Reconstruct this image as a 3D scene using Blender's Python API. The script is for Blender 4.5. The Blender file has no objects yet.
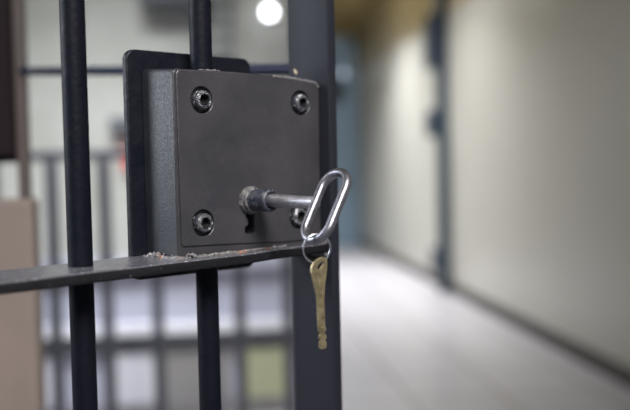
import bpy, bmesh, math, random
from mathutils import Vector, Matrix, noise
random.seed(7)
PI = math.pi
scene = bpy.context.scene
COL = scene.collection

# ------------------------------------------------------------------ materials
def mat(name, base=(.5,.5,.5), rough=.5, metal=0., spec=.5, var=None, var_scale=8., var_amt=.5,
        bump=0., bump_scale=60., rust=None, rust_amt=.0, rust_scale=18., chips=None, chip_amt=0., chip_scale=90.,
        coat=0., split=None, rough_var=0., emit=None, emit_strength=0.):
    m = bpy.data.materials.new(name); m.use_nodes = True
    nt = m.node_tree; N = nt.nodes; L = nt.links
    b = N['Principled BSDF']
    b.inputs['Roughness'].default_value = rough
    b.inputs['Metallic'].default_value = metal
    b.inputs['Specular IOR Level'].default_value = spec
    b.inputs['Coat Weight'].default_value = coat
    tc = N.new('ShaderNodeTexCoord')
    def nz(scale, detail=4, rgh=.6):
        n = N.new('ShaderNodeTexNoise'); n.inputs['Scale'].default_value = scale
        n.inputs['Detail'].default_value = detail; n.inputs['Roughness'].default_value = rgh
        L.new(tc.outputs['Object'], n.inputs['Vector']); return n.outputs['Fac']
    def ramp(sock, lo, hi):
        r = N.new('ShaderNodeMapRange'); r.inputs['From Min'].default_value = lo; r.inputs['From Max'].default_value = hi
        L.new(sock, r.inputs['Value']); return r.outputs['Result']
    def mix(f, a, c):
        x = N.new('ShaderNodeMix'); x.data_type = 'RGBA'
        if isinstance(f, float): x.inputs[0].default_value = f
        else: L.new(f, x.inputs[0])
        for s, v in ((6, a), (7, c)):
            if isinstance(v, tuple): x.inputs[s].default_value = (*v, 1)
            else: L.new(v, x.inputs[s])
        return x.outputs[2]
    cur = base
    if split:   # two-tone paint: (height, colour above)
        sep = N.new('ShaderNodeSeparateXYZ'); g = N.new('ShaderNodeNewGeometry')
        L.new(g.outputs['Position'], sep.inputs[0])
        cur = mix(ramp(sep.outputs['Z'], split[0]-.01, split[0]+.01), cur, split[1])
    if var:
        f = ramp(nz(var_scale), .35, .7)
        mu = N.new('ShaderNodeMath'); mu.operation = 'MULTIPLY'; mu.inputs[1].default_value = var_amt
        L.new(f, mu.inputs[0]); cur = mix(mu.outputs[0], cur, var)
    if chips:
        cur = mix(ramp(nz(chip_scale, 3), 1-chip_amt, 1-chip_amt+.04), cur, chips)
    if rust:
        cur = mix(ramp(nz(rust_scale, 6, .7), 1-rust_amt, 1-rust_amt+.07), cur, rust)
    if isinstance(cur, tuple): b.inputs['Base Color'].default_value = (*cur, 1)
    else: L.new(cur, b.inputs['Base Color'])
    if rough_var:
        r = N.new('ShaderNodeMapRange'); r.inputs['To Min'].default_value = rough-rough_var; r.inputs['To Max'].default_value = rough+rough_var
        r.inputs['From Min'].default_value = .3; r.inputs['From Max'].default_value = .7
        L.new(nz(bump_scale*.5, 5), r.inputs['Value']); L.new(r.outputs['Result'], b.inputs['Roughness'])
    if bump:
        bp = N.new('ShaderNodeBump'); bp.inputs['Strength'].default_value = bump; bp.inputs['Distance'].default_value = .002
        L.new(nz(bump_scale, 6), bp.inputs['Height']); L.new(bp.outputs['Normal'], b.inputs['Normal'])
    if emit:
        b.inputs['Emission Color'].default_value = (*emit, 1); b.inputs['Emission Strength'].default_value = emit_strength
    return m

RUST = (.16, .045, .018)
M = {}
M['bar'] = mat('painted_bar', (.003,.004,.009), .5, spec=.12, var=(.007,.007,.010), var_scale=40, bump=.25, bump_scale=220, rust=RUST, rust_amt=.25, rust_scale=45, rough_var=.08)
M['flat'] = mat('painted_flat_bar', (.005,.005,.007), .5, spec=.2, var=(.010,.010,.013), var_scale=60, bump=.22, bump_scale=330, rust=RUST, rust_amt=.29, rust_scale=50, chips=(.07,.07,.08), chip_amt=.34, chip_scale=420, rough_var=.14)
M['wornsheen'] = mat('worn_sheen_top_of_flat_bar', (.075,.077,.092), .20, spec=1., var=(.13,.13,.15), var_scale=70, bump=.22, bump_scale=330, rust=RUST, rust_amt=.30, rust_scale=50, chips=(.24,.24,.27), chip_amt=.40, chip_scale=420, rough_var=.08)  # lighter base paints in the grazing reflection on top; chips are scuffs
M['case'] = mat('painted_lock_case', (.024,.024,.029), .36, spec=.6, var=(.062,.057,.062), var_scale=16, bump=.28, bump_scale=150, rust=(.075,.028,.02), rust_amt=.33, rust_scale=24, chips=(.14,.13,.13), chip_amt=.24, chip_scale=260, rough_var=.08)
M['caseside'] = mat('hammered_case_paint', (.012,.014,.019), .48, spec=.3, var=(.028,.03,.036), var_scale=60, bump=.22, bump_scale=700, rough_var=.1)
M['plate'] = mat('painted_back_plate', (.003,.004,.009), .45, spec=.22, var=(.008,.008,.012), var_scale=30, bump=.35, bump_scale=160, rust=RUST, rust_amt=.27, rust_scale=60, rough_var=.08)
M['post'] = mat('painted_post', (.011,.012,.019), .6, spec=.2, var=(.014,.0145,.021), var_scale=14, bump=.12, bump_scale=120, rust=(.2,.06,.02), rust_amt=.26, rust_scale=20)
M['weld'] = mat('weld_bead', (.10,.095,.10), .35, spec=.7, var=(.30,.29,.30), var_scale=350, bump=1., bump_scale=500, chips=(.42,.43,.46), chip_amt=.37, chip_scale=500, rust=(.3,.11,.04), rust_amt=.41, rust_scale=160)  # pale chips paint in the specular whites along the bead
M['bolt'] = mat('worn_bolt', (.012,.016,.028), .26, spec=.9, chips=(.5,.5,.53), chip_amt=.41, chip_scale=330, var=(.09,.09,.10), var_scale=420, var_amt=.8, bump=.6, bump_scale=700)
M['worn'] = mat('worn_collar_paint', (.008,.013,.030), .3, spec=.7, var=(.2,.2,.21), var_scale=260, var_amt=.25, bump=.5, bump_scale=500, chips=(.3,.3,.3), chip_amt=.36, chip_scale=600)
M['dirt'] = mat('scuffed_flange', (.035,.037,.045), .45, spec=.6, var=(.24,.235,.235), var_scale=420, var_amt=.9, bump=1., bump_scale=500)
M['steel'] = mat('worn_steel', (.42,.42,.46), .36, metal=.75, var=(.16,.15,.16), var_scale=120, var_amt=.7, bump=.15, bump_scale=260, rough_var=.1)
M['bow'] = mat('key_bow_steel', (.27,.27,.31), .34, metal=.9, var=(.13,.125,.14), var_scale=110, var_amt=.7, bump=.05, bump_scale=400, rough_var=.06)
M['wire'] = mat('ring_wire', (.55,.56,.6), .25, metal=1.)
M['brass'] = mat('aged_brass', (.50,.42,.255), .34, metal=.85, var=(.22,.18,.105), var_scale=180, var_amt=.7, bump=.4, bump_scale=500, rough_var=.1)
M['black'] = mat('dark_recess', (.004,.004,.005), .8)
M['fleck'] = mat('paint_fleck', (.5,.42,.3), .7)
CREAM = (.60,.585,.50)
M['wall'] = mat('cream_gloss_wall', (.53,.525,.475), .32, spec=.55, split=(2.12,(.33,.25,.09)), var=(.50,.495,.445), var_scale=1.5, var_amt=.6, bump=.15, bump_scale=9)
M['wallback'] = mat('cream_wall', (.60,.60,.555), .5, var=(.38,.385,.335), var_scale=2.3, var_amt=.7)
M['ceil'] = mat('ochre_ceiling', (.36,.27,.11), .6)
M['floor'] = None
M['skirt'] = mat('dark_skirting', (.035,.028,.025), .45)
M['blue'] = mat('blue_grey_paint', (.34,.48,.62), .35, var=(.3,.43,.57), var_scale=4)
M['bluemid'] = mat('steel_blue_paint', (.035,.06,.09), .5)
M['bluedark'] = mat('dark_blue_paint', (.03,.045,.075), .4)
M['rod'] = mat('blue_black_rod', (.004,.007,.03), .55, spec=.2)
M['rail'] = mat('dark_grey_rail', (.06,.063,.08), .5)
M['white'] = mat('pale_lilac_paint', (.46,.47,.56), .4, var=(.38,.38,.47), var_scale=6)
M['bright'] = mat('white_paint', (.80,.80,.86), .4)
M['greypanel'] = mat('grey_brown_panel', (.36,.35,.35), .5)
M['limepanel'] = mat('pale_green_panel', (.60,.62,.42), .5)
M['pier'] = mat('beige_pier_paint', (.235,.19,.168), .6, var=(.19,.155,.14), var_scale=8, var_amt=.6)
M['brown'] = mat('brown_post_paint', (.10,.082,.078), .6, spec=.3)
M['cab'] = mat('dark_brown_paint', (.014,.009,.011), .7, spec=.15)
M['red'] = mat('red_plastic', (.8,.07,.05), .4)
M['grey'] = mat('grey_box_paint', (.14,.15,.17), .5)
M['lamp'] = mat('lamp_globe', (.9,.9,.9), .3, emit=(.92,.95,1.), emit_strength=5)
M['led'] = mat('small_lamp_glow', (.9,.9,.9), .3, emit=(.75,.82,1.), emit_strength=.9)
M['tube'] = mat('ceiling_diffuser', (.9,.9,.9), .3, emit=(.97,.97,1.), emit_strength=8)
M['filltube'] = mat('added_fill_diffuser', (.9,.9,.9), .3, emit=(.95,.97,1.), emit_strength=7)
M['fixture'] = mat('fixture_white', (.7,.7,.7), .4)

def floor_mat():
    m = bpy.data.materials.new('polished_tile_floor'); m.use_nodes = True
    nt = m.node_tree; N = nt.nodes; L = nt.links; b = N['Principled BSDF']
    tc = N.new('ShaderNodeTexCoord'); br = N.new('ShaderNodeTexBrick')
    br.offset = 0; br.inputs['Scale'].default_value = 1.; br.inputs['Brick Width'].default_value = .4; br.inputs['Row Height'].default_value = .4
    br.inputs['Mortar Size'].default_value = .006
    br.inputs['Color1'].default_value = (.58,.57,.60,1); br.inputs['Color2'].default_value = (.62,.61,.64,1); br.inputs['Mortar'].default_value = (.2,.17,.17,1)
    L.new(tc.outputs['Object'], br.inputs['Vector']); L.new(br.outputs['Color'], b.inputs['Base Color'])
    b.inputs['Roughness'].default_value = .33
    b.inputs['Specular IOR Level'].default_value = .9
    return m
M['floor'] = floor_mat()

# ------------------------------------------------------------------ helpers
def obj(name, bm, m, parent=None, smooth=False, sharp=35):
    me = bpy.data.meshes.new(name)
    bmesh.ops.recalc_face_normals(bm, faces=bm.faces)
    bm.to_mesh(me); bm.free()
    if m: me.materials.append(m)
    o = bpy.data.objects.new(name, me); COL.objects.link(o)
    if smooth:
        for p in me.polygons: p.use_smooth = True
        try: me.set_sharp_from_angle(angle=math.radians(sharp))
        except Exception: pass
    if parent: o.parent = parent
    return o
def empty(name, loc=(0,0,0), rz=0):
    o = bpy.data.objects.new(name, None); COL.objects.link(o); o.location = loc; o.rotation_euler = (0,0,rz)
    o.empty_display_size = .05
    return o
def tag(o, label, cat, group=None):
    o['label'] = label; o['category'] = cat
    if group: o['group'] = group
    return o
def struct(o):
    o['kind'] = 'structure'; return o
def box(bm, x0, x1, y0, y1, z0, z1, bev=0, seg=2):
    r = bmesh.ops.create_cube(bm, size=1)
    vs = r['verts']
    for v in vs:
        v.co = Vector((x0+(v.co.x+.5)*(x1-x0), y0+(v.co.y+.5)*(y1-y0), z0+(v.co.z+.5)*(z1-z0)))
    if bev:
        es = list({e for v in vs for e in v.link_edges})
        bmesh.ops.bevel(bm, geom=es, offset=bev, segments=seg, affect='EDGES', profile=.5)
    return bm
def B(*a, **k):
    return box(bmesh.new(), *a, **k)
def frame_for(t, up=Vector((0,0,1))):
    t = t.normalized()
    if abs(t.dot(up)) > .98: up = Vector((1,0,0))
    a = t.cross(up).normalized(); b = a.cross(t).normalized()
    return a, b
def tube(bm, pts, rad, n=16, closed=False, caps=True, up=Vector((0,0,1))):
    pts = [Vector(p) for p in pts]; k = len(pts); rings = []
    for i, p in enumerate(pts):
        if closed: t = pts[(i+1) % k]-pts[i-1]
        else: t = pts[min(i+1,k-1)]-pts[max(i-1,0)]
        a, b = frame_for(t, up)
        r = rad[i] if isinstance(rad, (list,tuple)) else rad
        rings.append([bm.verts.new(p+a*r*math.cos(2*PI*j/n)+b*r*math.sin(2*PI*j/n)) for j in range(n)])
    m = k if closed else k-1
    for i in range(m):
        A, C = rings[i], rings[(i+1) % k]
        for j in range(n): bm.faces.new((A[j], A[(j+1)%n], C[(j+1)%n], C[j]))
    if not closed and caps:
        bm.faces.new(rings[0]); bm.faces.new(rings[-1])
    return bm
def lathe(bm, prof, n=40, origin=(0,0,0), axis=(0,0,1)):
    """prof: (distance along axis, radius)"""
    ax = Vector(axis).normalized(); a, b = frame_for(ax); o = Vector(origin); rings = []
    for h, r in prof:
        if r < 1e-7: rings.append([bm.verts.new(o+ax*h)])
        else: rings.append([bm.verts.new(o+ax*h+a*r*math.cos(2*PI*j/n)+b*r*math.sin(2*PI*j/n)) for j in range(n)])
    for A, C in zip(rings, rings[1:]):
        for j in range(n):
            q = (A[j%len(A)], A[(j+1)%len(A)], C[(j+1)%len(C)], C[j%len(C)])
            u = []
            for v in q:
                if v not in u: u.append(v)
            if len(u) > 2: bm.faces.new(u)
    return bm
def prism(bm, pts, y0, y1):
    """outline in x,z extruded along y"""
    A = [bm.verts.new((x, y0, z)) for x, z in pts]; C = [bm.verts.new((x, y1, z)) for x, z in pts]
    bm.faces.new(A); bm.faces.new(C[::-1])
    n = len(pts)
    for i in range(n): bm.faces.new((A[i], A[(i+1)%n], C[(i+1)%n], C[i]))
    return bm
def cut(o, bms):
    """boolean-subtract meshes from o, baked"""
    cs = []
    for bm in bms:
        c = obj('cutter', bm, None); cs.append(c)
        md = o.modifiers.new('c', 'BOOLEAN'); md.object = c; md.operation = 'DIFFERENCE'; md.solver = 'EXACT'
        if o.parent: c.parent = o.parent
    bpy.context.view_layer.update()
    dg = bpy.context.evaluated_depsgraph_get()
    me = bpy.data.meshes.new_from_object(o.evaluated_get(dg), depsgraph=dg)
    o.modifiers.clear(); old = o.data; o.data = me; bpy.data.meshes.remove(old); me.name = o.name
    for c in cs:
        d = c.data; bpy.data.objects.remove(c); bpy.data.meshes.remove(d)
def rrect(x0, x1, z0, z1, r, n=6, rs=None):
    """rounded rectangle; rs = radii (bl, br, tr, tl)"""
    rs = rs or (r,)*4; out = []
    for (cx, cz, a0), rr in zip(((x0,z0,PI),(x1,z0,1.5*PI),(x1,z1,0),(x0,z1,.5*PI)), rs):
        sx = 1 if cx == x0 else -1; sz = 1 if cz == z0 else -1
        if rr < 1e-6: out.append((cx, cz)); continue
        for i in range(n+1):
            a = a0+.5*PI*i/n
            out.append((cx+sx*rr+rr*math.cos(a), cz+sz*rr+rr*math.sin(a)))
    return out
def bevel_mod(o, w, seg=2, ang=40):
    md = o.modifiers.new('edge', 'BEVEL'); md.width = w; md.segments = seg; md.limit_method = 'ANGLE'; md.angle_limit = math.radians(ang)
    md.harden_normals = False
    return o

# ------------------------------------------------------------------ the gate (local: x along gate, y away from viewer, z up)
H = 1.0                                   # height of the lock's reference line above the floor
GO = Vector((-.027, .628, 0)); GA = math.radians(36)
gate = empty('barred_gate', GO, GA)
tag(gate, 'dark grey steel gate of round bars with a boxy lock and flat cross bar', 'gate')

R = .0084; BY = .0205
def bar(x):
    bm = bmesh.new()
    tube(bm, [(x, BY, .02+i*.3467) for i in range(7)], R, 28)
    return obj('bar', bm, M['bar'], gate, True)
for x in (-.0655, -.1705, -.2755, -.3805, -.4855): bar(x)
# the bar that meets the lock comes in two lengths
bm = bmesh.new(); tube(bm, [(.0385, BY, H+.069), (.0385, BY, H+.5), (.0385, BY, 2.10)], R, 28); obj('bar', bm, M['bar'], gate, True)
bm = bmesh.new(); tube(bm, [(.0385, BY, .02), (.0385, BY, .5), (.0385, BY, H-.073)], R, 28); obj('bar', bm, M['bar'], gate, True)

# flat cross bar
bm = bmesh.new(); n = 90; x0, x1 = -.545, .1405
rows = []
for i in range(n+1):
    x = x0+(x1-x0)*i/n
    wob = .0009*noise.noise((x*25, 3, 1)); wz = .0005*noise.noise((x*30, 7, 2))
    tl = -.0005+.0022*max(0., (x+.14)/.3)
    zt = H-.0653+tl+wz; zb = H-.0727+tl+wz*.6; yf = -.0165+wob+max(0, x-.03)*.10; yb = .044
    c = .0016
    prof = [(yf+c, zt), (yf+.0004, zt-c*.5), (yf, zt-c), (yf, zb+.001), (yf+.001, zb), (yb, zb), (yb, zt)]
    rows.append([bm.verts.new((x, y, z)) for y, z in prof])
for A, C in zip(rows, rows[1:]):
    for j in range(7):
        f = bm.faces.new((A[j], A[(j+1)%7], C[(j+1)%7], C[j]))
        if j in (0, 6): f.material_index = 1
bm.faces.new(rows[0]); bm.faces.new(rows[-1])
cbar = obj('cross_bar', bm, M['flat'], gate, True, 30); cbar.data.materials.append(M['wornsheen'])
for z in (.02, 2.06):
    obj('end_rail', B(-.545, .1401, -.008, .0375, z, z+.009, bev=.001), M['post'], gate)
obj('hinge_stile', B(-.554, -.545, -.0105, .0385, .01, 2.12, bev=.0012, seg=2), M['post'], gate, True)
post = obj('lock_stile', B(.1402, .1495, -.0105, .0385, .01, 2.12, bev=.0012, seg=2), M['post'], gate, True)
bm = bmesh.new()
for (x, z, s) in ((.0295, .0785, .0011), (.0280, .0772, .0012), (.0300, .0800, .0008)):
    r = bmesh.ops.create_icosphere(bm, subdivisions=2, radius=s)
    for v in r['verts']:
        v.co = Vector((v.co.x*.5+.1401, v.co.y*.9+x, v.co.z*1.2+z+H))
obj('paint_chip', bm, M['fleck'], post, True)['label'] = 'pale chipped spot of paint on the post'

# lock case
ZB, ZT = -.0650, .0700
outline = [(0, ZB), (.1400, ZB), (.1405, .0600), (.1385, .0655), (.1335, .0680), (.10, .0697), (.055, .0708), (.004, .0702), (.0012, .0694), (0, .067)]
bm = bmesh.new(); prism(bm, [(x, H+z) for x, z in outline], .0012, .0425)
case = obj('lock_case', bm, M['case'], gate)
case.data.materials.append(M['caseside'])
# cover plate with bolt wells and keyhole
ol = [(.0030, -.0545), (.0045, -.0563), (.05, -.0578), (.10, -.0600), (.1380, -.0600), (.1395, .0600), (.1378, .0648), (.1330, .0668), (.10, .0688), (.055, .0700), (.004, .0694), (.0022, .067)]
bm = bmesh.new(); prism(bm, [(x, H+z) for x, z in ol], 0, .0014)
cover = obj('cover_plate', bm, M['case'], case)
BOLTS = [(.0242, .0488, 1, .4), (.1198, .0497, 1, .1), (.0226, -.0405, 1, .75), (.1156, -.0409, 1, .2)]
KX, KZ = .0655, -.0256
slot = [(KX-.0022, KZ), (KX+.0040, KZ), (KX+.0042, -.0440), (KX+.0046, -.0455), (KX+.0044, -.0512), (KX-.0035, -.0515), (KX-.0052, -.0500), (KX-.0050, -.0458), (KX-.0020, -.0445), (KX-.0018, -.0400), (KX-.0035, -.0385), (KX-.0034, -.034), (KX-.0020, -.033)]
slot = [(x, H+z) for x, z in slot]
def well(x, z, dep): return lathe(bmesh.new(), [(-.003,0),(-.003,.0098),(dep,.0098),(dep,0)], 36, (x-.0006, 0, H+z), (0,1,0))
cut(cover, [well(x, z, .0035) for x, z, _, _ in BOLTS]+[prism(bmesh.new(), slot, -.002, .004)])
cut(case, [well(x, z, .0042) for x, z, _, _ in BOLTS]+[prism(bmesh.new(), slot, -.002, .018)])
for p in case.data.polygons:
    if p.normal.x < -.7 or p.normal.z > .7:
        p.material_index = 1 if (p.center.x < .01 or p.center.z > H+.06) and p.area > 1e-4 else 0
bevel_mod(case, .0016, 3); bevel_mod(cover, .0005, 2)
for o in (case, cover):
    for p in o.data.polygons: p.use_smooth = True
    o.data.set_sharp_from_angle(angle=math.radians(50))

for x, z, _, a in BOLTS:
    bm = bmesh.new()
    lathe(bm, [(.0040,0),(.0040,.0072),(-.0010,.0072),(-.0024,.0064),(-.0028,.0056),(-.0028,.0042),(-.0018,.0041)], 36, (x, 0, H+z), (0,1,0))
    bo = obj('bolt_head', bm, M['bolt'], case, True, 40)
    bm = bmesh.new()     # hexagonal socket: walls and floor
    h0 = [bm.verts.new((x+.0040*math.cos(a+PI/3*i), -.0024, H+z+.0040*math.sin(a+PI/3*i))) for i in range(6)]
    h1 = [bm.verts.new((x+.0038*math.cos(a+PI/3*i), .0022, H+z+.0038*math.sin(a+PI/3*i))) for i in range(6)]
    for i in range(6): bm.faces.new((h0[i], h0[(i+1)%6], h1[(i+1)%6], h1[i]))
    bm.faces.new(h1)
    so = obj('hex_socket', bm, M['black'], case); so['label'] = 'dark hexagonal socket of a bolt head'

for v in case.data.vertices:
    if v.co.z > H+.06: v.co.z += .085*max(0, v.co.y)
# keyhole collar: scuffed flange, then tube
bm = bmesh.new()
pr = [(.0005,0),(.0005,.0104),(-.0018,.0106),(-.0034,.0101),(-.0040,.0092),(-.0048,.0098),(-.0062,.0096),(-.0072,.0086),(-.0072,.004)]
lathe(bm, pr, 48, (KX, 0, H+KZ), (0,1,0))
for v in bm.verts:
    d = v.co-Vector((KX, v.co.y, H+KZ))
    if d.length > .006: v.co += d.normalized()*.0009*noise.noise(v.co*300)
obj('collar_flange', bm, M['dirt'], case, True, 60)
bm = bmesh.new()
lathe(bm, [(-.003,.0084),(-.0245,.0084),(-.0258,.0079),(-.0262,.0072),(-.0262,.0062),(-.0252,.0057),(-.008,.0057),(-.008,0)], 48, (KX, 0, H+KZ), (0,1,0))
obj('key_collar', bm, M['worn'], case, True, 45)

# back plate behind the case
pp = [(x, H+z) for x, z in rrect(-.0125, .1035, -.0830, .0880, .008, 7)]
bm = bmesh.new(); prism(bm, pp, .0428, .0490)
pl_ = obj('back_plate', bm, M['plate'], gate); bevel_mod(pl_, .0012, 2)

# welds
def weld(pts, r, seed, name='weld_bead', dens=1.):
    bm = bmesh.new(); P = [Vector(p) for p in pts]
    tot = sum((b-a).length for a, b in zip(P, P[1:])); k = max(6, int(tot/.0016)); path = []; rr = []
    for i in range(k+1):
        d = tot*i/k; j = 0
        while j < len(P)-2 and d > (P[j+1]-P[j]).length: d -= (P[j+1]-P[j]).length; j += 1
        q = P[j].lerp(P[j+1], min(1, d/(P[j+1]-P[j]).length))
        q = q+Vector((noise.noise(q*400+Vector((seed,0,0))), noise.noise(q*400+Vector((0,seed,0))), noise.noise(q*400+Vector((0,0,seed)))))*r*.5
        path.append(q); rr.append(r*(.75+.5*abs(noise.noise((i*.55, seed, 0)))+.15*math.sin(i*1.9)))
    tube(bm, path, rr, 10)
    return obj(name, bm, M['weld'], gate, True, 80)
zt = H-.0652
weld([(-.004,.040,zt), (-.003,.020,zt), (-.003,.004,zt), (.004,-.002,zt)], .0024, 3)
weld([(.004,-.002,zt), (.03,-.0025,zt+.001), (.06,-.002,zt+.001)], .0018, 4)
bm = bmesh.new()
for i in range(46):
    t = random.random(); a = Vector((-.004, .030, zt)).lerp(Vector((.012, -.005, zt)), t)
    q = a+Vector((random.gauss(-.001,.002), random.gauss(-.001,.002), random.uniform(.0002,.0028)))
    rr_ = bmesh.ops.create_icosphere(bm, subdivisions=2, radius=random.uniform(.0006,.0018))
    for v in rr_['verts']: v.co = v.co*(1+.35*noise.noise(v.co*900+q*700))+q
ws = obj('weld_spatter', bm, M['weld'], gate, True, 80)
weld([(.06,-.0015,zt+.0015), (.10,-.001,zt+.002)], .0011, 5)
weld([(.0385+.0088*math.cos(a), BY-.009+.004*math.sin(a), H+.0708) for a in [PI+PI*i/8 for i in range(9)]], .0016, 8)
weld([(.092, .001, H+.0698), (.115, .001, H+.0688), (.136, .001, H+.0665), (.1398,.001,H+.0635)], .0012, 12)
weld([(.1398, -.006, H-.0635), (.1400, .010, H-.0635), (.1400, .030, H-.0635)], .0018, 15)
weld([(.1400, -.006, H-.0735), (.1400, .030, H-.0735)], .0014, 17)

# ------------------------------------------------------------------ steel key in the lock
key = empty('lock_key', GO, GA); key.location.z = 0
tag(key, 'worn steel cell key with an oval loop handle, pushed into the lock', 'key')
sx, sz = KX+.0004, H+KZ+.0001
drop = -.0016
ax = [(-.006, 0), (-.026, .0001), (-.045, .0004), (-.0730, .0008)]
def ks(y, d): return (sx, y, sz-d)
bm = bmesh.new(); tube(bm, [ks(y, d) for y, d in ax], [.0051,.0051,.0047,.0043], 28)
obj('shank', bm, M['steel'], key, True)
TH = math.radians(31); au = Vector((math.sin(TH), 0, math.cos(TH))); nn = Vector((0,-1,0))
r_, a_ = .0121, .0144; br = .0034
cb = Vector((sx, -.0735-r_+.0004, sz-.0008))-au*.0024
path = []
for i in range(17):
    t = PI*i/16; path.append(cb+au*a_+nn*(r_*math.cos(t))+au*(r_*math.sin(t)))
for i in range(1, 8): path.append(cb-nn*r_+au*(a_-2*a_*i/8))
for i in range(17):
    t = PI+PI*i/16; path.append(cb-au*a_+nn*(r_*math.cos(t))+au*(r_*math.sin(t)))
for i in range(1, 8): path.append(cb+nn*r_+au*(-a_+2*a_*i/8))
bm = bmesh.new(); tube(bm, path, br, 20, closed=True, up=Vector((math.cos(TH),0,-math.sin(TH))))
obj('loop_handle', bm, M['bow'], key, True)
bm = bmesh.new(); tube(bm, [ks(-.067,.0007), ks(-.0715,.0008), ks(-.0745,.0008)], [.0043,.0047,.0038], 24)
obj('weld_collar', bm, M['steel'], key, True)

# ------------------------------------------------------------------ camera basis (used below only to turn things to real angles)
yaw = math.radians(6.49); pitch = math.atan(40/875); roll = .021
F0 = Vector((math.sin(yaw), math.cos(yaw), 0)); R0 = Vector((math.cos(yaw), -math.sin(yaw), 0)); Z = Vector((0,0,1))
F = F0*math.cos(pitch)-Z*math.sin(pitch); U = F0*math.sin(pitch)+Z*math.cos(pitch)
RR = R0*math.cos(roll)-U*math.sin(roll); UU = R0*math.sin(roll)+U*math.cos(roll)
CAM = Vector((0,0,1))

# ring through the loop, with the small key on it
RC = Vector((.0052, .5990, .9415))
RINGC = (0, 0, 0)
bowb = Matrix.Translation(GO) @ Matrix.Rotation(GA, 4, 'Z') @ (cb-au*(a_+r_))      # bottom of the loop, world
rad = .0098
ringc = bowb+Vector((.0028, -.0039, -(rad-br-.0012)))
wire = .00065
rt = empty('key_ring', ringc, math.radians(-2))
tag(rt, 'thin wire split ring hanging from the loop of the steel key', 'key ring')
rt.rotation_euler = (math.radians(0), 0, math.radians(12))
bm = bmesh.new(); pts = []
turns = 2; nst = 96
for i in range(nst*turns+1):
    t = 2*PI*i/nst
    pts.append((rad*math.sin(t+2.2)*(1.0+.01*math.sin(t*.5)), -.0007+.0014*i/(nst*turns)+ .0005*math.sin(t+1), rad*math.cos(t+2.2)))
tube(bm, pts, wire, 8, up=Vector((0,1,0)))
obj('wire_coil', bm, M['wire'], rt, True, 80)

# small brass key
S = .0006945                             # outline unit
out = [(-9.0,-3.2),(-7.5,-1.2),(-4,1.2),(0,2.8),(4,3.4),(7.2,2.6),(9.2,.4),(9.6,-2.5),(9.0,-8),(7.6,-16),(5.6,-25),(4.6,-33),
       (4.0,-38),(3.9,-66),(4.9,-67),(4.9,-70),(3.2,-71),(3.2,-73),(4.9,-74),(4.9,-77.5),(3.6,-78.2),(3.6,-80),(4.9,-81),(4.9,-85),(3.8,-87),(1.0,-87.6),
       (-2.2,-87.2),(-3.4,-85.6),(-3.4,-80),(-2.2,-79.4),(-2.2,-77.8),(-3.4,-77),(-3.4,-73),(-2.0,-72.2),(-2.0,-70.6),(-3.4,-70),(-3.6,-66.5),
       (-4.2,-66),(-4.4,-38),(-5.0,-33),(-7.0,-25),(-9.2,-16),(-10.6,-9.5),(-10.4,-6)]
bk = empty('small_key', (0,0,0), 0)
bm = bmesh.new(); prism(bm, [(x*S*.96, y*S) for x, y in out], -.0011, .0011)
ko = obj('key_blade', bm, M['brass'], bk)
hole = []
for i in range(24):
    t = 2*PI*i/24; u, v = 5.3*math.cos(t), 2.5*math.sin(t); a = math.radians(42)
    hole.append(((u*math.cos(a)-v*math.sin(a)+1.0)*S*.96, (u*math.sin(a)+v*math.cos(a)-4.6)*S))
g1 = B(-.0009, .0001, -.002, -.00065, -66*S, -14*S); g2 = B(.0012, .0019, -.002, -.00075, -66*S, -34*S)
g3 = prism(bmesh.new(), [(-6.6*S*.96,-10*S),(-5.6*S*.96,-10*S),(-2.0*S*.96,-34*S),(-2.8*S*.96,-34*S)], -.002, -.0007)
cut(ko, [prism(bmesh.new(), hole, -.003, .003), g1, g2, g3])
bevel_mod(ko, .00035, 2)
tag(bk, 'small brass key with a flared head and slotted hole, hanging from the wire ring', 'key')
hook = ringc+Vector((.0022, -.0008, -rad))     # where the ring passes through the hole
bk.rotation_euler = (math.radians(2), math.radians(-2.6), math.radians(30))
bpy.context.view_layer.update()
off = bk.matrix_world.to_3x3() @ Vector((1.8*S*.96, 0, -2.2*S))
bk.location = hook-off

# ------------------------------------------------------------------ jamb behind the gate and the thin rod
jamb = empty('steel_jamb', GO, GA)
obj('channel', B(.2115, .2350, .080, .122, 0, 2.3, bev=.003), M['bar'], jamb)
obj('strike_plate', B(.2135, .2300, .0775, .0805, .90, 1.10, bev=.0008), M['steel'], jamb)
tag(jamb, 'dark steel jamb standing close behind the flat stile of the barred gate', 'post')
Rz = Matrix.Rotation(GA, 4, 'Z')
pA = GO+(Rz @ Vector((.2180, .112, 0))); pA.z = 1.0925
pB = Vector((-.262, 1.25, 1.137))
bm = bmesh.new(); tube(bm, [pB, pB.lerp(pA,.5), pA], .0056, 12)
tag(obj('steel_rod', bm, M['rod'], None, True), 'thin blue-black horizontal rod passing behind the gate bars', 'rod')

# ------------------------------------------------------------------ left pier
pier = tag(obj('low_pier', B(-.95, -.249, 1.235, 1.285, 0, .962, bev=.006), M['pier']), 'beige painted low pier at the left edge, behind the cross bar', 'pier')
tag(obj('brown_post', B(-.2695, -.2555, 1.243, 1.27, .962, 2.6, bev=.003), M['brown']), 'brown upright post standing on the beige pier', 'post')
cab = empty('wall_cabinet', (-.6, 1.30, 1.012))
obj('cabinet_body', B(-.35, .330, -.05, -.012, 0, 1.3, bev=.004), M['cab'], cab)
obj('cabinet_door', B(-.34, .327, -.062, -.0505, .01, 1.28, bev=.002), M['cab'], cab)
tag(cab, 'dark brown cabinet at the upper left edge above the pier', 'cabinet')

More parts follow.
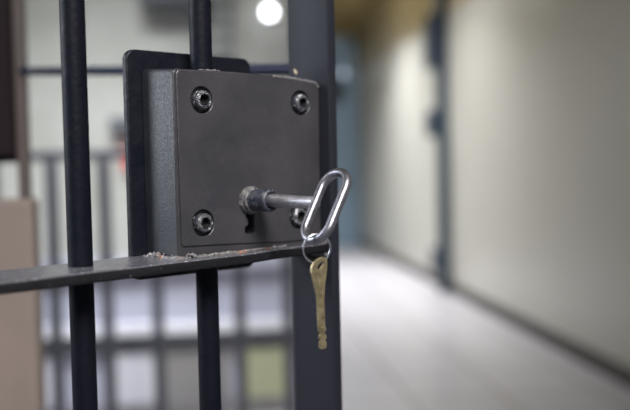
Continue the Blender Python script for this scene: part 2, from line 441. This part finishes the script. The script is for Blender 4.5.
# ------------------------------------------------------------------ room shell
struct(obj('floor', B(-3.2, 1.9, -1.5, 10.9, -.1, 0), M['floor']))
struct(obj('wall_right', B(1.78, 1.9, -1.5, 10.9, 0, 2.75), M['wall']))
struct(obj('wall_far', B(.2, 1.78, 10.7, 10.85, 0, 2.75), M['wall']))
struct(obj('wall_back', B(-3.2, .33, 3.70, 3.82, 0, 2.75), M['wallback']))
struct(obj('wall_light_blocker', B(.80, 1.78, .90, 1.0, 0, 2.75), M['wall']))  # unseen wall added to block rear light from the right wall
struct(obj('wall_shade_header', B(.33, 1.78, 4.45, 4.60, 1.95, 2.75), M['wall']))  # unseen beam added to shade the near right wall from the lamps
struct(obj('wall_left', B(.21, .33, 3.82, 10.7, 0, 2.75), M['wall']))
struct(obj('ceiling', B(-3.2, 1.9, .9, 10.9, 2.75, 2.85), M['ceil']))
struct(obj('baseboard_right', B(1.765, 1.78, -1.5, 10.7, 0, .085, bev=.003), M['skirt']))
struct(obj('baseboard_far', B(.33, 1.765, 10.685, 10.7, 0, .085, bev=.003), M['skirt']))
# far blue door
d = empty('door_1', (1.38, 10.69, 0)); struct(d)
obj('door_leaf', B(-.40, .30, -.05, .0, 0, 2.46, bev=.004), M['blue'], d)
for a in (-.48, .30): obj('door_frame', B(a, a+.08, -.07, .005, 0, 2.55, bev=.004), M['blue'], d)
obj('door_lintel', B(-.48, .38, -.07, .005, 2.46, 2.55, bev=.004), M['blue'], d)
obj('vision_panel', B(.02, .22, -.056, -.049, 1.75, 2.05, bev=.002), M['bluedark'], d)
obj('door_handle', B(-.36, -.24, -.10, -.05, 1.02, 1.05, bev=.01), M['grey'], d)
# gate leaf folded against the right wall
d = empty('corridor_gate', (1.735, 6.56, 0)); tag(d, 'slim blue steel gate edge with dark lock boxes, halfway down the corridor wall', 'gate')
obj('gate_stile', B(-.045, .044, -.05, .0, 0, 2.70, bev=.006), M['bluemid'], d)
lb = obj('lock_box', B(-.10, .0, -.005, .12, 1.20, 1.40, bev=.006), M['bluedark'], d)
obj('closer_box', B(-.10, .02, -.055, .12, 1.72, 2.12, bev=.006), M['bluedark'], d)
obj('lower_bolt', B(-.09, -.02, -.0, .08, .16, .34, bev=.006), M['grey'], d)

# corridor ceiling lights, plus one unseen light added to brighten the cross bar
first = None
for i, (x, y, s) in enumerate(((.95, 5.9, 1), (1.05, 7.9, 1), (-1.0, 2.7, 0))):
    r = empty('ceiling_light', (x, y, 2.75))
    obj('fixture_body', B(-.10, .10, -.50, .50, -.06, 0, bev=.006), M['fixture'], r)
    obj('diffuser', B(-.085, .085, -.48, .48, -.085, -.0605, bev=.006), M['tube'] if s else M['filltube'], r)
    tag(r, ('slim ceiling light over the middle of the corridor','slim ceiling light nearer the far blue door','slim ceiling light added out of view as fill, before the cream back wall')[i], 'ceiling light')

# round wall lamp and small far lamp
wl = empty('wall_lamp', (.242, 3.70, 1.637))
bm = bmesh.new(); lathe(bm, [(0,0),(0,.035),(.02,.035),(.028,.02),(.028,0)], 32, (0,0,0), (0,-1,0)); obj('lamp_base', bm, M['fixture'], wl, True)
bm = bmesh.new(); bmesh.ops.create_uvsphere(bm, u_segments=32, v_segments=20, radius=.027)
for v in bm.verts: v.co.y -= .048
obj('lamp_globe', bm, M['lamp'], wl, True)
tag(wl, 'small round white lamp glowing at the top, left of the gate post', 'lamp')
fl = empty('door_lamp', (1.592, 10.615, 2.11))
bm = bmesh.new(); bmesh.ops.create_uvsphere(bm, u_segments=24, v_segments=16, radius=.03); obj('lamp_glass', bm, M['led'], fl, True)
bm = bmesh.new(); lathe(bm, [(0,0),(0,.035),(.03,.03),(.03,0)], 24, (0,.04,0), (0,-1,0)); obj('lamp_base', bm, M['fixture'], fl, True)
tag(fl, 'faint small lamp on the far blue door, right of the gate post', 'lamp')

# ------------------------------------------------------------------ in front of the back wall
ct = empty('counter', (-.2, 3.45, 0))
obj('counter_body', B(-1.6, .525, .04, .245, .06, .60, bev=.004), M['white'], ct)
obj('plinth', B(-1.6, .525, .06, .245, 0, .0595), M['greypanel'], ct)
obj('ledge', B(-1.6, .530, -.03, .0405, .325, .395, bev=.004), M['bright'], ct)
obj('under_ledge_strip', B(-1.6, .527, .0, .0403, .285, .322, bev=.004), M['grey'], ct)  # grey strip just under the ledge
obj('counter_top', B(-1.6, .530, -.02, .247, .6005, .64, bev=.004), M['white'], ct)
def louvre(x0, x1, m):
    f = obj('louvred_panel', B(x0, x1, .022, .0398, .075, .275, bev=.002), m, ct)
    bm = bmesh.new()
    for k in range(9):
        z = .082+k*.0212; box(bm, x0+.01, x1-.01, .008, .0225, z, z+.012, bev=.001)
    obj('slats', bm, m, f)
louvre(-.60+.2-.38, -.33-.0-.12, M['bright']); louvre(-.29+.05-.0, -.075+.02, M['bright'])
louvre(-.02, .24, M['greypanel']); louvre(.30, .50, M['limepanel']); louvre(-1.1, -.82, M['greypanel'])
tag(ct, 'pale lilac-white counter with a white ledge and louvred panels, behind the bars at bottom left', 'counter')

tag(obj('call_point', B(-.375, -.312, 3.655, 3.70, 1.00, 1.085, bev=.004), M['red']), 'small red box on the cream back wall, just left of the lock', 'alarm box')
tag(obj('junction_box', B(-.42, -.24, 3.63, 3.70, 1.155, 1.21, bev=.004), M['grey']), 'grey box on the back wall above the small red box', 'box')
wp = empty('wall_panel', (.03, 3.70, 1.45))
obj('panel_back', B(-.09, .06, -.03, 0, 0, .5, bev=.004), M['grey'], wp)
bm = bmesh.new()
for k in range(7): box(bm, -.08, .05, -.042, -.0305, .02+k*.068, .055+k*.068, bev=.002)
obj('louvre_blades', bm, M['wallback'], wp)
tag(wp, 'grey slatted wall panel above the lock, left of the round lamp', 'panel')
tag(obj('wall_duct', B(-.28, .0, 3.55, 3.70, 1.66, 1.80, bev=.01), M['grey']), 'dark grey duct at the top behind the upper bar', 'duct')

# railing
rl = empty('railing', (-.2, 2.8, 0))
obj('top_rail', B(-1.2, .47, -.016, .016, 1.03, 1.06, bev=.004), M['rail'], rl)
obj('lower_rail', B(-1.2, .47, -.012, .012, .448, .472, bev=.004), M['rail'], rl)
for x in (-.47, -.29, -.13, .025, .285, .44, -.68, -.9):
    obj('upright', B(x-.033, x+.003, -.018, .018, 0, 1.029, bev=.003), M['rail'], rl)
tag(rl, 'dark grey tube railing with uprights, between the gate and the counter', 'railing')

# ------------------------------------------------------------------ light
def area(name, loc, target, sx_, sy_, power, col=(1,1,1), spread=PI):
    l = bpy.data.lights.new(name, 'AREA'); l.shape = 'RECTANGLE'; l.size = sx_; l.size_y = sy_; l.energy = power; l.color = col; l.spread = spread
    o = bpy.data.objects.new(name, l); COL.objects.link(o); o.location = loc
    o.rotation_euler = (Vector(target)-Vector(loc)).to_track_quat('-Z', 'Y').to_euler(); return o
area('window_daylight', (-2.6, 1.2, 1.9), (-.1, .75, .95), 1.2, 1.5, 8, (.86,.92,1.), math.radians(62))
area('gate_fill_light', (.4, -1.0, 2.6), (0, .8, 1.0), .8, .8, 7, (1,.95,.9), math.radians(50))  # unseen fill added behind the camera for the gate and key
area('counter_fill_light', (-.3, 2.1, 2.6), (-.45, 3.6, .5), .8, .6, 6.5, (.93,.96,1.), math.radians(58))  # unseen fill added to brighten the counter
w = bpy.data.worlds.new('room_air'); scene.world = w; w.use_nodes = True
w.node_tree.nodes['Background'].inputs[0].default_value = (.62,.66,.75,1)
w.node_tree.nodes['Background'].inputs[1].default_value = .22

for y_, x_, e_ in ((5.9, .95, 17), (7.9, 1.05, 27)):
    area('corridor_lamp', (x_, y_, 2.655), (x_, y_+.001, 0), .17, .9, e_, (.97,.97,1.), math.radians(112))
# ------------------------------------------------------------------ camera
cd = bpy.data.cameras.new('camera'); cam = bpy.data.objects.new('camera', cd); COL.objects.link(cam)
cd.sensor_width = 36; cd.lens = 50; cd.clip_start = .02
cam.matrix_world = Matrix(((RR.x,UU.x,-F.x,CAM.x),(RR.y,UU.y,-F.y,CAM.y),(RR.z,UU.z,-F.z,CAM.z),(0,0,0,1)))
cd.dof.use_dof = True; cd.dof.focus_distance = .625; cd.dof.aperture_fstop = 3.2
scene.camera = cam
vs = scene.view_settings
scene.display_settings.display_device = 'sRGB'
vs.view_transform = 'Standard'; vs.look = 'None'; vs.exposure = .6; vs.gamma = 1; vs.use_curve_mapping = False
